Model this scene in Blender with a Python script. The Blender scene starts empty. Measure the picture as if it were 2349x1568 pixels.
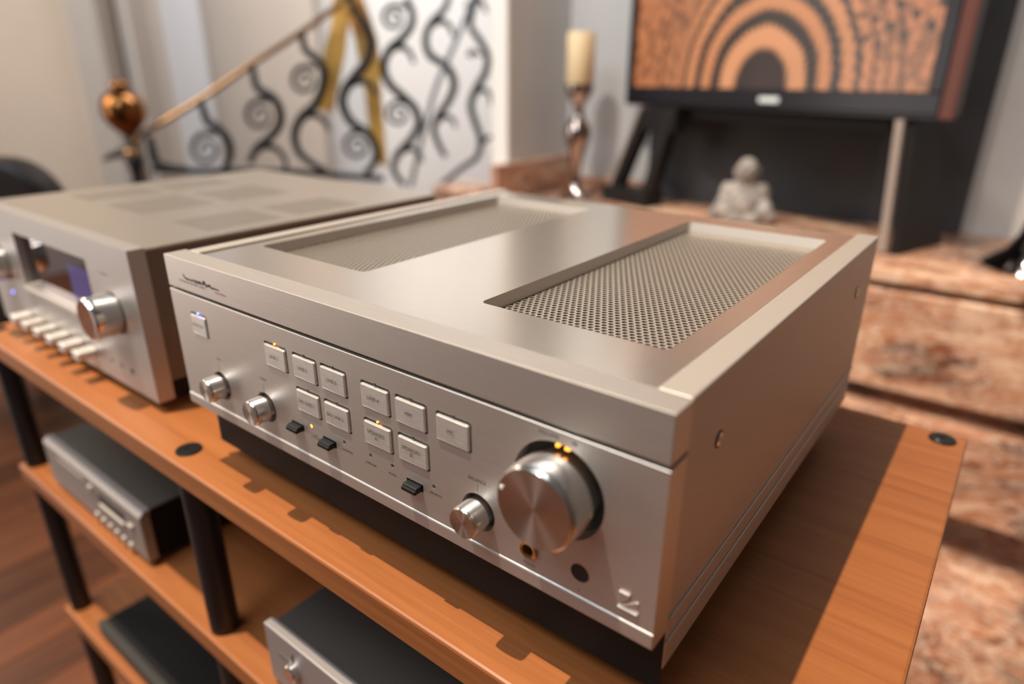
import bpy, bmesh, math, random
from mathutils import Vector, Matrix

# ------------------------------------------------------------------ camera, world, lights
sc = bpy.context.scene
COL = sc.collection
W, H = 2349, 1568
CAM = Vector((0.53538, -0.23754, 0.32509))
YAW, TILT, ROLL, FPX = 0.656857, 1.187704, 0.002478, 1513.32
ROT = Matrix.Rotation(YAW, 3, 'Z') @ Matrix.Rotation(TILT, 3, 'X') @ Matrix.Rotation(ROLL, 3, 'Z')

cd = bpy.data.cameras.new('camera')
cam = bpy.data.objects.new('camera', cd)
COL.objects.link(cam)
cam.matrix_world = Matrix.Translation(CAM) @ ROT.to_4x4()
cd.sensor_width = 36.0
cd.lens = FPX / W * 36.0
cd.clip_start = 0.01
cd.clip_end = 60
cd.dof.use_dof = True
cd.dof.focus_distance = 0.421
cd.dof.aperture_fstop = 2.75
sc.camera = cam

world = bpy.data.worlds.new('world')
sc.world = world
world.use_nodes = True
world.node_tree.nodes['Background'].inputs[0].default_value = (0.96, 0.98, 1.0, 1)
world.node_tree.nodes['Background'].inputs[1].default_value = 0.115

sc.view_settings.view_transform = 'Standard'
sc.view_settings.look = 'None'
sc.view_settings.gamma = 1.0
sc.view_settings.use_curve_mapping = False
sc.view_settings.exposure = 0.0


def spot(name, loc, target, power, angle, color, radius=0.02, blend=0.25):
    l = bpy.data.lights.new(name, 'SPOT')
    l.energy = power
    l.spot_size = math.radians(angle)
    l.spot_blend = blend
    l.color = color
    l.shadow_soft_size = radius
    o = bpy.data.objects.new(name, l)
    COL.objects.link(o)
    o.location = loc
    o.rotation_euler = (Vector(target) - Vector(loc)).to_track_quat('-Z', 'Y').to_euler()
    return o


def area(name, loc, target, power, sx, sy, color):
    l = bpy.data.lights.new(name, 'AREA')
    l.shape = 'RECTANGLE'
    l.size = sx
    l.size_y = sy
    l.energy = power
    l.color = color
    o = bpy.data.objects.new(name, l)
    COL.objects.link(o)
    o.location = loc
    o.rotation_euler = (Vector(target) - Vector(loc)).to_track_quat('-Z', 'Y').to_euler()
    return o


WARM = (1.0, 0.80, 0.58)
spot('ceiling_spot_rack', (-0.42, -0.50, 3.25), (0.30, 0.42, 0.0), 605, 64, WARM, 0.02, 0.8)
spot('fill_upper_wall', (-0.45, 1.25, 2.7), (-0.45, 2.09, 1.1), 115, 72, (1.0, 0.92, 0.84))  # added unseen spot, brightens the upper fireplace wall and its reflection
spot('ceiling_spot_fireplace', (-0.80, 0.05, 2.90), (-0.45, 2.1, 0.1), 230, 50, (1.0, 0.92, 0.84))
spot('fill_right_ledge', (1.0, 0.6, 2.9), (0.85, 2.1, 0.1), 130, 46, (1.0, 0.90, 0.80))  # extra spot put in to brighten the right wall and ledge
area('fill_overhead', (-0.7, -1.6, 3.0), (0.2, 0.1, 0.1), 76, 2.6, 1.5, (0.84, 0.93, 1.0))  # no window here: soft overhead fill added for the front panels
area('fill_left_low', (-4.15, -2.0, 0.15), (0.0, 0.0, 0.1), 56, 2.2, 1.9, (1.0, 0.90, 0.81))  # invented low glow from the left, brightens the left of the fascia
area('fill_stairwell', (-2.0, 2.1, 1.9), (-3.5, 3.2, 0.5), 47, 1.6, 0.9, (0.98, 0.97, 1.0))  # unseen area lamp added to light the white stairwell wall
area('fill_hall', (-3.9, -0.9, 1.9), (-3.6, 2.4, 0.3), 72, 1.4, 1.4, (1.0, 0.88, 0.76))  # fill lamp added out of view to brighten the hall walls


# ------------------------------------------------------------------ helpers
def ray(q):
    return ROT @ Vector(((q[0] - W / 2) / FPX, -(q[1] - H / 2) / FPX, -1.0))


FWD = Vector((-math.sin(YAW), math.cos(YAW), 0))
RGT = Vector((math.cos(YAW), math.sin(YAW), 0))


def at_dist(q, d):            # point on the upright plane d metres ahead of where the photographer stood
    r = ray(q)
    return CAM + r * (d / r.dot(FWD))


def link(o):
    COL.objects.link(o)
    return o


def tag(o, label=None, cat=None, group=None, kind=None):
    if label: o['label'] = label
    if cat: o['category'] = cat
    if group: o['group'] = group
    if kind: o['kind'] = kind
    return o


def thing(name, loc, label, cat, group=None, rz=0.0):
    o = bpy.data.objects.new(name, None)
    link(o)
    o.location = loc
    o.rotation_euler = (0, 0, rz)
    return tag(o, label, cat, group)


class MB:
    """collects geometry (world coordinates) into one mesh"""
    def __init__(self):
        self.v, self.f = [], []

    def add(self, vs, fs):
        n = len(self.v)
        self.v += [tuple(v) for v in vs]
        self.f += [tuple(i + n for i in f) for f in fs]
        return self

    def box(self, x0, x1, y0, y1, z0, z1):
        vs = [(x, y, z) for z in (z0, z1) for y in (y0, y1) for x in (x0, x1)]
        return self.add(vs, [(0, 2, 3, 1), (4, 5, 7, 6), (0, 1, 5, 4), (2, 6, 7, 3), (0, 4, 6, 2), (1, 3, 7, 5)])

    def obox(self, c, ax, ay, az):      # oriented box from centre and three half axes
        c = Vector(c); ax = Vector(ax); ay = Vector(ay); az = Vector(az)
        vs = [c + ax * i + ay * j + az * k for k in (-1, 1) for j in (-1, 1) for i in (-1, 1)]
        return self.add(vs, [(0, 2, 3, 1), (4, 5, 7, 6), (0, 1, 5, 4), (2, 6, 7, 3), (0, 4, 6, 2), (1, 3, 7, 5)])

    def prism(self, pts, axis, a0, a1):  # polygon in the two other axes, extruded along axis
        def P(p, a):
            return {'x': (a, p[0], p[1]), 'y': (p[0], a, p[1]), 'z': (p[0], p[1], a)}[axis]
        n = len(pts)
        vs = [P(p, a0) for p in pts] + [P(p, a1) for p in pts]
        fs = [tuple(range(n))[::-1], tuple(range(n, 2 * n))]
        fs += [(i, (i + 1) % n, n + (i + 1) % n, n + i) for i in range(n)]
        return self.add(vs, fs)

    def lathe(self, prof, c, axis='z', seg=48, caps=True):
        c = Vector(c)
        vs, fs = [], []
        for (r, h) in prof:
            for k in range(seg):
                a = 2 * math.pi * k / seg
                x, y = r * math.cos(a), r * math.sin(a)
                if axis == 'z': vs.append(c + Vector((x, y, h)))
                elif axis == 'y': vs.append(c + Vector((x, h, y)))
                else: vs.append(c + Vector((h, x, y)))
        m = len(prof)
        for i in range(m - 1):
            for k in range(seg):
                k2 = (k + 1) % seg
                fs.append((i * seg + k, i * seg + k2, (i + 1) * seg + k2, (i + 1) * seg + k))
        if caps:
            fs.append(tuple(range(seg))[::-1])
            fs.append(tuple(range((m - 1) * seg, m * seg)))
        return self.add(vs, fs)

    def tube(self, pts, rad, seg=8, sub=6, closed_caps=True):
        pts = [Vector(p) for p in pts]
        if not isinstance(rad, (list, tuple)): rad = [rad] * len(pts)
        if sub > 1 and len(pts) > 2:
            P, Rr = [], []
            n = len(pts)
            for i in range(n - 1):
                p0, p1, p2, p3 = pts[max(i - 1, 0)], pts[i], pts[i + 1], pts[min(i + 2, n - 1)]
                for s in range(sub):
                    t = s / sub
                    P.append(0.5 * ((2 * p1) + (p2 - p0) * t + (2 * p0 - 5 * p1 + 4 * p2 - p3) * t * t
                                    + (3 * p1 - p0 - 3 * p2 + p3) * t ** 3))
                    Rr.append(rad[i] * (1 - t) + rad[i + 1] * t)
            P.append(pts[-1]); Rr.append(rad[-1])
        else:
            P, Rr = pts, list(rad)
        vs, fs = [], []
        up = Vector((0.3, 0.2, 1)).normalized()
        m = len(P)
        for i in range(m):
            d = (P[min(i + 1, m - 1)] - P[max(i - 1, 0)])
            d = d.normalized() if d.length > 1e-9 else Vector((0, 0, 1))
            s = d.cross(up)
            if s.length < 1e-4: s = d.cross(Vector((1, 0, 0)))
            s.normalize()
            up = s.cross(d).normalized()
            for k in range(seg):
                a = 2 * math.pi * k / seg
                vs.append(P[i] + (s * math.cos(a) + up * math.sin(a)) * Rr[i])
        for i in range(m - 1):
            for k in range(seg):
                k2 = (k + 1) % seg
                fs.append((i * seg + k, i * seg + k2, (i + 1) * seg + k2, (i + 1) * seg + k))
        if closed_caps:
            fs.append(tuple(range(seg))[::-1]); fs.append(tuple(range((m - 1) * seg, m * seg)))
        return self.add(vs, fs)

    def mesh(self, name):
        me = bpy.data.meshes.new(name)
        me.from_pydata(self.v, [], self.f)
        bm = bmesh.new(); bm.from_mesh(me)
        bmesh.ops.recalc_face_normals(bm, faces=bm.faces)
        bm.to_mesh(me); bm.free()
        return me


def origin(p):
    """world offset of a parent chain (things are not scaled)"""
    while p is not None and p.parent is not None:
        p = p.parent
    return p


def part(name, mb, mat, parent=None, bevel=0.0, seg=2, smooth=False, ang=35):
    me = mb.mesh(name) if isinstance(mb, MB) else mb
    root = origin(parent)
    if root is not None:
        M = Matrix.Translation(root.location) @ root.rotation_euler.to_matrix().to_4x4()
        me.transform(M.inverted())
    o = bpy.data.objects.new(name, me)
    link(o)
    if parent is not None: o.parent = parent
    me.materials.append(mat)
    if bevel:
        b = o.modifiers.new('bevel', 'BEVEL')
        b.width = bevel; b.segments = seg; b.limit_method = 'ANGLE'; b.angle_limit = math.radians(30)
    if smooth:
        me.polygons.foreach_set('use_smooth', [True] * len(me.polygons))
        try:
            me.set_sharp_from_angle(angle=math.radians(ang))
        except Exception:
            pass
    return o


def centre_origin(o, p):
    """put the origin of a stand-alone mesh at p (world)"""
    o.data.transform(Matrix.Translation(-Vector(p)))
    o.location = p
    return o


def bool_cut(base, cutter):
    """mesh of base minus cutter (both MB)"""
    a = bpy.data.objects.new('a', base.mesh('a')); b = bpy.data.objects.new('b', cutter.mesh('b'))
    link(a); link(b)
    m = a.modifiers.new('cut', 'BOOLEAN'); m.operation = 'DIFFERENCE'; m.object = b; m.solver = 'EXACT'; m.use_self = True
    dg = bpy.context.evaluated_depsgraph_get(); dg.update()
    me = bpy.data.meshes.new_from_object(a.evaluated_get(dg))
    bpy.data.objects.remove(a); bpy.data.objects.remove(b)
    return me


def rrect(x0, x1, z0, z1, r, n=4):
    pts = []
    for cx, cz, a0 in ((x1 - r, z1 - r, 0), (x0 + r, z1 - r, 90), (x0 + r, z0 + r, 180), (x1 - r, z0 + r, 270)):
        for k in range(n + 1):
            a = math.radians(a0 + 90 * k / n)
            pts.append((cx + r * math.cos(a), cz + r * math.sin(a)))
    return pts


def text_mesh(s, size, x, y, z, align='CENTER', spacing=1.0, shear=0.0, plane='front', bold=0.0):
    cu = bpy.data.curves.new('t', 'FONT')
    cu.body = s; cu.size = size; cu.align_x = align; cu.align_y = 'CENTER'
    cu.space_character = spacing; cu.shear = shear; cu.space_line = 0.9; cu.offset = bold
    cu.resolution_u = 3
    o = bpy.data.objects.new('t', cu); link(o)
    dg = bpy.context.evaluated_depsgraph_get(); dg.update()
    me = bpy.data.meshes.new_from_object(o.evaluated_get(dg))
    bpy.data.objects.remove(o); bpy.data.curves.remove(cu)
    me.transform(Matrix.Translation((x, y, z)) @ Matrix.Rotation(math.pi / 2, 4, 'X'))
    return me


# ------------------------------------------------------------------ materials
class NT:
    def __init__(self, name):
        self.m = bpy.data.materials.new(name); self.m.use_nodes = True
        self.t = self.m.node_tree; self.n = self.t.nodes; self.l = self.t.links
        self.b = self.n['Principled BSDF']

    def node(self, typ, **kw):
        nd = self.n.new(typ)
        for k, v in kw.items():
            if k.startswith('i_'): nd.inputs[k[2:].replace('_', ' ')].default_value = v
            else: setattr(nd, k, v)
        return nd

    def math(self, op, a, b=None, c=None):
        nd = self.n.new('ShaderNodeMath'); nd.operation = op
        for i, v in enumerate((a, b, c)):
            if v is None: continue
            if isinstance(v, (int, float)): nd.inputs[i].default_value = v
            else: self.l.new(v, nd.inputs[i])
        return nd.outputs[0]

    def ramp(self, fac, stops, interp='LINEAR'):
        r = self.n.new('ShaderNodeValToRGB'); r.color_ramp.interpolation = interp
        e = r.color_ramp.elements
        while len(e) > 1: e.remove(e[-1])
        e[0].position = stops[0][0]; e[0].color = (*stops[0][1], 1)
        for p, c in stops[1:]:
            x = e.new(p); x.color = (*c, 1)
        self.l.new(fac, r.inputs[0])
        return r.outputs[0]

    def coords(self, scale=(1, 1, 1), rot=(0, 0, 0), kind='Object'):
        tc = self.n.new('ShaderNodeTexCoord'); mp = self.n.new('ShaderNodeMapping')
        mp.inputs['Scale'].default_value = scale; mp.inputs['Rotation'].default_value = rot
        self.l.new(tc.outputs[kind], mp.inputs[0])
        return mp.outputs[0]

    def noise(self, co, scale=5, detail=4, rough=0.5, dist=0.0):
        nd = self.n.new('ShaderNodeTexNoise')
        nd.inputs['Scale'].default_value = scale; nd.inputs['Detail'].default_value = detail
        nd.inputs['Roughness'].default_value = rough; nd.inputs['Distortion'].default_value = dist
        self.l.new(co, nd.inputs['Vector'])
        return nd.outputs[0]

    def bump(self, h, strength=0.1, dist=0.001):
        b = self.n.new('ShaderNodeBump'); b.inputs['Strength'].default_value = strength
        b.inputs['Distance'].default_value = dist
        self.l.new(h, b.inputs['Height']); self.l.new(b.outputs[0], self.b.inputs['Normal'])


def mat(name, color, metal=0.0, rough=0.5, emit=None, estr=0.0, spec=None, coat=0.0, trans=0.0, aniso=0.0, mottled=0.0, mscale=20):
    k = NT(name); b = k.b
    b.inputs['Base Color'].default_value = (*color, 1)
    b.inputs['Metallic'].default_value = metal; b.inputs['Roughness'].default_value = rough
    if spec is not None: b.inputs['Specular IOR Level'].default_value = spec
    if coat: b.inputs['Coat Weight'].default_value = coat; b.inputs['Coat Roughness'].default_value = 0.08
    if trans: b.inputs['Transmission Weight'].default_value = trans
    if aniso: b.inputs['Anisotropic'].default_value = aniso
    if emit: b.inputs['Emission Color'].default_value = (*emit, 1); b.inputs['Emission Strength'].default_value = estr
    if mottled:
        n = k.noise(k.coords(), mscale, 5, 0.6)
        c0 = tuple(c * (1 - mottled) for c in color); c1 = tuple(min(1, c * (1 + mottled)) for c in color)
        k.l.new(k.ramp(n, [(0.3, c0), (0.7, c1)]), b.inputs['Base Color'])
    return k.m


def brushed(name, color, metal, rough, scale, bump=0.05, var=0.06, aniso=0.0, tan=(0, 1, 0)):
    k = NT(name); b = k.b
    if aniso:
        b.inputs['Anisotropic'].default_value = aniso
        cx = k.n.new('ShaderNodeCombineXYZ')
        for q_, v_ in enumerate(tan): cx.inputs[q_].default_value = v_
        k.l.new(cx.outputs[0], b.inputs['Tangent'])
    co = k.coords(scale)
    n = k.noise(co, 1.0, 3, 0.6)
    c0 = tuple(c * (1 - var) for c in color); c1 = tuple(min(1, c * (1 + var)) for c in color)
    k.l.new(k.ramp(n, [(0.3, c0), (0.7, c1)]), b.inputs['Base Color'])
    b.inputs['Metallic'].default_value = metal; b.inputs['Roughness'].default_value = rough
    k.bump(n, bump, 0.0004)
    return k.m


def radial_metal(name, color, rough=0.3, aniso=0.85):
    k = NT(name); b = k.b
    b.inputs['Base Color'].default_value = (*color, 1)
    b.inputs['Metallic'].default_value = 1.0; b.inputs['Roughness'].default_value = rough
    b.inputs['Anisotropic'].default_value = aniso
    b.inputs['Anisotropic Rotation'].default_value = 0.25
    t = k.node('ShaderNodeTangent', direction_type='RADIAL', axis='Y')
    k.l.new(t.outputs[0], b.inputs['Tangent'])
    return k.m


def wood(name, dark, mid, light, scale=(2.0, 45, 45), rough=0.38, rot=(0, 0, 0), coat=0.0):
    k = NT(name); b = k.b
    co = k.coords(scale, rot)
    n1 = k.noise(co, 1.0, 6, 0.6, 0.6)
    n2 = k.noise(k.coords(tuple(s * 4 for s in scale), rot), 1.0, 3, 0.6)
    n3 = k.noise(k.coords((scale[0] * .6, scale[1] * .12, scale[2] * .12), rot), 1.0, 2, 0.5)
    f = k.math('ADD', k.math('MULTIPLY', n1, 0.5), k.math('ADD', k.math('MULTIPLY', n2, 0.25), k.math('MULTIPLY', n3, 0.25)))
    k.l.new(k.ramp(f, [(0.33, dark), (0.5, mid), (0.66, light)]), b.inputs['Base Color'])
    b.inputs['Roughness'].default_value = rough
    if coat: b.inputs['Coat Weight'].default_value = coat
    k.bump(n2, 0.06, 0.0005)
    return k.m


def marble(name):
    k = NT(name); b = k.b
    co = k.coords((1.5, 1.8, 3.8))
    w = k.noise(co, 2.2, 5, 0.6, 1.2)
    add = k.n.new('ShaderNodeVectorMath'); add.operation = 'ADD'
    sc_ = k.n.new('ShaderNodeVectorMath'); sc_.operation = 'SCALE'; sc_.inputs['Scale'].default_value = 0.55
    cmb = k.n.new('ShaderNodeCombineXYZ'); k.l.new(w, cmb.inputs[0]); k.l.new(w, cmb.inputs[2])
    k.l.new(cmb.outputs[0], sc_.inputs[0]); k.l.new(co, add.inputs[0]); k.l.new(sc_.outputs[0], add.inputs[1])
    n = k.noise(add.outputs[0], 3.1, 8, 0.62, 0.8)
    col = k.ramp(n, [(0.30, (0.035, 0.016, 0.012)), (0.40, (0.13, 0.05, 0.028)), (0.48, (0.33, 0.135, 0.068)),
                     (0.56, (0.47, 0.225, 0.125)), (0.63, (0.62, 0.40, 0.26)), (0.70, (0.42, 0.19, 0.11)), (0.80, (0.20, 0.09, 0.055))])
    v = k.noise(add.outputs[0], 6.5, 6, 0.7, 2.0)
    vein = k.math('ABSOLUTE', k.math('SUBTRACT', v, 0.5))
    vm = k.ramp(vein, [(0.0, (1, 1, 1)), (0.018, (0.2, 0.2, 0.2)), (0.045, (0, 0, 0))])
    mx = k.node('ShaderNodeMix', data_type='RGBA'); mx.inputs[7].default_value = (0.75, 0.62, 0.50, 1)
    k.l.new(vm, mx.inputs[0]); k.l.new(col, mx.inputs[6])
    k.l.new(mx.outputs[2], b.inputs['Base Color'])
    b.inputs['Roughness'].default_value = 0.30
    return k.m


def screen(name, uc, vc):
    """flat television picture: terracotta rods laid in concentric arches"""
    k = NT(name); b = k.b
    tc = k.n.new('ShaderNodeTexCoord'); sp = k.n.new('ShaderNodeSeparateXYZ')
    k.l.new(tc.outputs['Object'], sp.inputs[0])
    du = k.math('SUBTRACT', sp.outputs[0], uc); dv = k.math('SUBTRACT', sp.outputs[2], vc)
    ang = k.math('ARCTAN2', dv, du)
    right = k.math('MULTIPLY', k.math('SUBTRACT', 1.0, k.math('MINIMUM', 1.0, k.math('MAXIMUM', 0.0, k.math('MULTIPLY', k.math('SUBTRACT', ang, 0.5), 1.6)))), 1.0)
    r0 = k.math('SQRT', k.math('ADD', k.math('MULTIPLY', du, du), k.math('MULTIPLY', k.math('MULTIPLY', dv, dv), 0.78)))
    scal = k.math('MULTIPLY', k.math('ABSOLUTE', k.math('SINE', k.math('MULTIPLY', ang, 26))), 0.007)
    wob = k.math('MULTIPLY', k.math('SUBTRACT', k.noise(k.coords((1, 1, 1)), 9, 2), 0.5), 0.02)
    r = k.math('ADD', k.math('ADD', r0, scal), wob)
    D = (0.020, 0.010, 0.009); D0 = (0.05, 0.022, 0.018); O = (0.66, 0.245, 0.095); O1 = (0.76, 0.31, 0.135); O2 = (0.54, 0.185, 0.07)
    m = 0.75
    stops = [(0, D0), (0.092, D), (0.104, O1), (0.146, O1), (0.156, D), (0.184, D), (0.193, O), (0.220, O), (0.228, D), (0.250, D),
             (0.258, O), (0.284, O), (0.290, D), (0.301, D), (0.308, O), (0.330, O2), (0.335, D), (0.344, O2), (0.365, O), (0.370, D), (0.378, O2),
             (0.40, O2), (0.406, D), (0.415, O2), (0.75, O2)]
    col = k.ramp(k.math('DIVIDE', r, m), [(p / m, c) for p, c in stops])
    # rod ends: small scale shading everywhere, dark checks on the right
    rod = k.math('MULTIPLY', k.math('SINE', k.math('MULTIPLY', ang, 36)), k.math('SINE', k.math('MULTIPLY', r0, 105)))
    chk = k.math('MULTIPLY', right, k.math('GREATER_THAN', rod, 0.55))
    chk = k.math('MULTIPLY', chk, k.math('GREATER_THAN', r0, 0.30))
    chk = k.math('MULTIPLY', chk, k.math('GREATER_THAN', dv, 0.10))
    strp = k.math('MULTIPLY', k.math('GREATER_THAN', k.math('SINE', k.math('MULTIPLY', k.math('ADD', sp.outputs[0], k.math('MULTIPLY', sp.outputs[2], -0.15)), 255)), 0.72), right)
    strp = k.math('MULTIPLY', strp, k.math('LESS_THAN', dv, 0.17))
    strp = k.math('MULTIPLY', strp, 0.45)
    vor = k.n.new('ShaderNodeTexVoronoi'); vor.inputs['Scale'].default_value = 38
    k.l.new(k.coords((1, 1, 1)), vor.inputs['Vector'])
    spk = k.math('MULTIPLY', k.math('GREATER_THAN', vor.outputs['Distance'], 0.55), k.math('GREATER_THAN', r0, 0.33))
    shade = k.math('MAXIMUM', chk, k.math('MAXIMUM', strp, k.math('MULTIPLY', spk, 0.5)))
    mx = k.node('ShaderNodeMix', data_type='RGBA'); mx.inputs[7].default_value = (*D, 1)
    k.l.new(shade, mx.inputs[0]); k.l.new(col, mx.inputs[6])
    b.inputs['Base Color'].default_value = (0.01, 0.01, 0.01, 1); b.inputs['Roughness'].default_value = 0.25
    k.l.new(mx.outputs[2], b.inputs['Emission Color']); b.inputs['Emission Strength'].default_value = 1.0
    return k.m


M = {}
M['blasted'] = brushed('blasted_aluminium', (0.57, 0.515, 0.465), 0.5, 0.46, (900, 900, 900), 0.05, 0.04)
M['front_alu'] = brushed('brushed_front_aluminium', (0.66, 0.61, 0.57), 0.80, 0.43, (30, 900, 1400), 0.06, 0.05)
M['plate'] = brushed('brushed_top_plate', (0.80, 0.72, 0.63), 1.0, 0.215, (25, 1200, 1200), 0.03, 0.03, 0.7, (0, 1, 0))
M['lid'] = brushed('satin_lid', (0.50, 0.445, 0.39), 0.80, 0.36, (25, 900, 900), 0.04, 0.03, 0.4, (0, 1, 0))
M['case_brown'] = mat('dark_brown_case', (0.16, 0.125, 0.10), 0.3, 0.5)  # darker brown than the lid, for receiver sides and rear
M['slots'] = mat('taupe_slots', (0.17, 0.145, 0.125), 0.3, 0.5)
M['button'] = brushed('brushed_button', (0.80, 0.765, 0.72), 0.65, 0.38, (120, 2500, 4200), 0.2, 0.16)
M['knob_side'] = brushed('turned_knob', (0.74, 0.70, 0.66), 1.0, 0.17, (800, 3000, 800), 0.1, 0.06)
M['knob_face'] = radial_metal('spun_knob_face', (0.74, 0.69, 0.65), 0.26, 0.9)
M['chrome'] = mat('polished_chrome', (0.80, 0.76, 0.72), 1.0, 0.05)
M['grille'] = mat('perforated_steel', (0.50, 0.44, 0.38), 0.6, 0.42)
M['black'] = mat('black_paint', (0.008, 0.0075, 0.0075), 0.0, 0.55, spec=0.2)
M['inner'] = mat('black_interior', (0.010, 0.010, 0.011), 0.0, 0.7)
M['groove'] = mat('dark_grey_recess', (0.055, 0.054, 0.052), 0.2, 0.5)
M['plastic'] = mat('black_plastic', (0.010, 0.010, 0.010), 0.0, 0.42, spec=0.3)
M['print'] = mat('dark_grey_print', (0.045, 0.042, 0.04), 0.0, 0.6)
M['print_soft'] = mat('soft_grey_print', (0.13, 0.115, 0.105), 0.0, 0.6)
M['print_red'] = mat('red_print', (0.30, 0.06, 0.05), 0.0, 0.6)
M['gold'] = mat('gold_plate', (0.75, 0.49, 0.16), 1.0, 0.22)
M['ir'] = mat('smoked_window', (0.02, 0.016, 0.018), 0.0, 0.35)
M['amber'] = mat('amber_led', (0.9, 0.4, 0.05), 0, 0.4, (1.0, 0.36, 0.03), 3.2)
M['amber_soft'] = mat('amber_lamp', (0.9, 0.4, 0.05), 0, 0.4, (1.0, 0.33, 0.02), 2.6)
M['blue'] = mat('blue_led', (0.2, 0.3, 1.0), 0, 0.4, (0.14, 0.22, 1.0), 7.0)
M['led_off'] = mat('unlit_led', (0.10, 0.10, 0.095), 0.0, 0.3)
M['white_dot'] = mat('white_inlay', (0.85, 0.82, 0.78), 0.0, 0.4)
M['cherry'] = wood('cherry_veneer', (0.26, 0.080, 0.022), (0.36, 0.122, 0.035), (0.43, 0.158, 0.050), (2.2, 60, 60), 0.42)
M['rackpole'] = mat('black_powder_coat', (0.012, 0.012, 0.014), 0.0, 0.42)
M['floor1'] = wood('oiled_floor_board', (0.115, 0.034, 0.012), (0.185, 0.058, 0.021), (0.25, 0.085, 0.033), (30, 2.0, 30), 0.42)
M['floor2'] = wood('oiled_floor_board_dark', (0.06, 0.019, 0.008), (0.105, 0.034, 0.013), (0.155, 0.052, 0.021), (30, 2.0, 30), 0.42)
M['marble'] = marble('red_brown_marble')
M['greywall'] = mat('grey_wall_paint', (0.53, 0.525, 0.52), 0, 0.85, mottled=0.03, mscale=3)
M['beige'] = mat('beige_wall_paint', (0.58, 0.50, 0.42), 0, 0.9, mottled=0.03, mscale=2)
M['cream'] = mat('cream_wall_paint', (0.80, 0.755, 0.69), 0, 0.9)
M['white'] = mat('white_wall_paint', (0.90, 0.87, 0.82), 0, 0.9)
M['coolwhite'] = mat('white_door_paint', (0.74, 0.74, 0.74), 0, 0.6)
M['curtain'] = mat('grey_beige_curtain', (0.48, 0.44, 0.40), 0, 0.9)
M['slate'] = mat('dark_slate_panel', (0.030, 0.032, 0.037), 0, 0.5, mottled=0.15, mscale=6)
M['tvblack'] = mat('piano_black', (0.012, 0.012, 0.016), 0, 0.22, spec=0.25)
M['tvred'] = mat('dark_red_acrylic', (0.085, 0.028, 0.021), 0, 0.3, spec=0.25)
M['badge'] = mat('silver_badge', (0.62, 0.68, 0.68), 0.2, 0.3)
M['standwood'] = mat('pale_stand_edge', (0.26, 0.21, 0.18), 0, 0.5)
M['standblack'] = mat('black_stand', (0.010, 0.009, 0.009), 0, 0.55, spec=0.2)
M['wax'] = mat('ivory_wax', (0.85, 0.66, 0.40), 0, 0.55)
M['wax'].node_tree.nodes['Principled BSDF'].inputs['Subsurface Weight'].default_value = 0.0
M['smokechrome'] = mat('smoked_chrome', (0.42, 0.36, 0.33), 1.0, 0.07)
M['stone'] = mat('weathered_grey_stone', (0.235, 0.21, 0.19), 0, 0.8, mottled=0.7, mscale=30)
M['iron'] = mat('wrought_iron', (0.022, 0.021, 0.022), 0.3, 0.45)
M['greysteel'] = mat('grey_steel', (0.26, 0.28, 0.31), 0.3, 0.4)
M['brass'] = mat('polished_brass', (0.50, 0.29, 0.13), 0.9, 0.20)
M['brassdark'] = mat('bronzed_brass', (0.30, 0.13, 0.045), 1.0, 0.22)
M['goldcloth'] = mat('ochre_satin', (0.72, 0.42, 0.10), 0.0, 0.5, mottled=0.25, mscale=8)
M['leather'] = mat('dark_brown_leather', (0.022, 0.013, 0.010), 0, 0.45)
M['darktop'] = mat('dark_grey_lid', (0.085, 0.077, 0.066), 0.2, 0.45)
M['silver2'] = brushed('silver_fascia', (0.45, 0.42, 0.405), 0.6, 0.42, (20, 900, 900), 0.04, 0.04)
M['silver_shaded'] = brushed('shaded_silver_fascia', (0.36, 0.32, 0.30), 0.5, 0.5, (20, 900, 900), 0.04, 0.04)  # shelf shade put into a darker silver for the disc player
M['silver4'] = brushed('grey_silver_fascia', (0.40, 0.37, 0.365), 0.5, 0.48, (20, 900, 900), 0.04, 0.04)
M['glass'] = mat('mirror_tinted_display_glass', (0.30, 0.27, 0.30), 1.0, 0.03)
M['bluescreen'] = mat('violet_display_area', (0.02, 0.018, 0.05), 0, 0.06, (0.16, 0.14, 0.36), 0.4)
M['screen'] = screen('television_picture', 0.540, 0.393)

# ------------------------------------------------------------------ the setting
FLOOR = -0.85
rnd = random.Random(4)


def struct(name, mb, m, parent=None, bevel=0.0):
    o = part(name, mb, m, parent, bevel)
    if parent is None: o['kind'] = 'structure'
    return o


floor = struct('floor', MB().box(-6, 3, -4, 6, FLOOR - 0.06, FLOOR - 0.012), M['floor2'])
# boards in view (left of the rack), laid along Y
bw, bl = 0.115, 0.9
x = -2.35
i = 0
while x < -0.35:
    y = -0.75 - rnd.random() * bl
    while y < 1.35:
        L = bl * (0.7 + 0.6 * rnd.random())
        part('board', MB().box(x + 0.0012, x + bw - 0.0012, y + 0.0012, y + L - 0.0012, FLOOR - 0.012, FLOOR), M['floor1'] if rnd.random() < 0.6 else M['floor2'], floor, 0.0008, 1)
        y += L
    x += bw
big = part('board_field', MB().box(-0.35, 3, -4, 6, FLOOR - 0.012, FLOOR - 0.0005).box(-6, -2.35, -4, 6, FLOOR - 0.012, FLOOR - 0.0005)
           .box(-2.35, -0.35, -4, -1.7, FLOOR - 0.012, FLOOR - 0.0005).box(-2.35, -0.35, 2.4, 6, FLOOR - 0.012, FLOOR - 0.0005), M['floor1'], floor)
big['kind'] = 'stuff'

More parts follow.
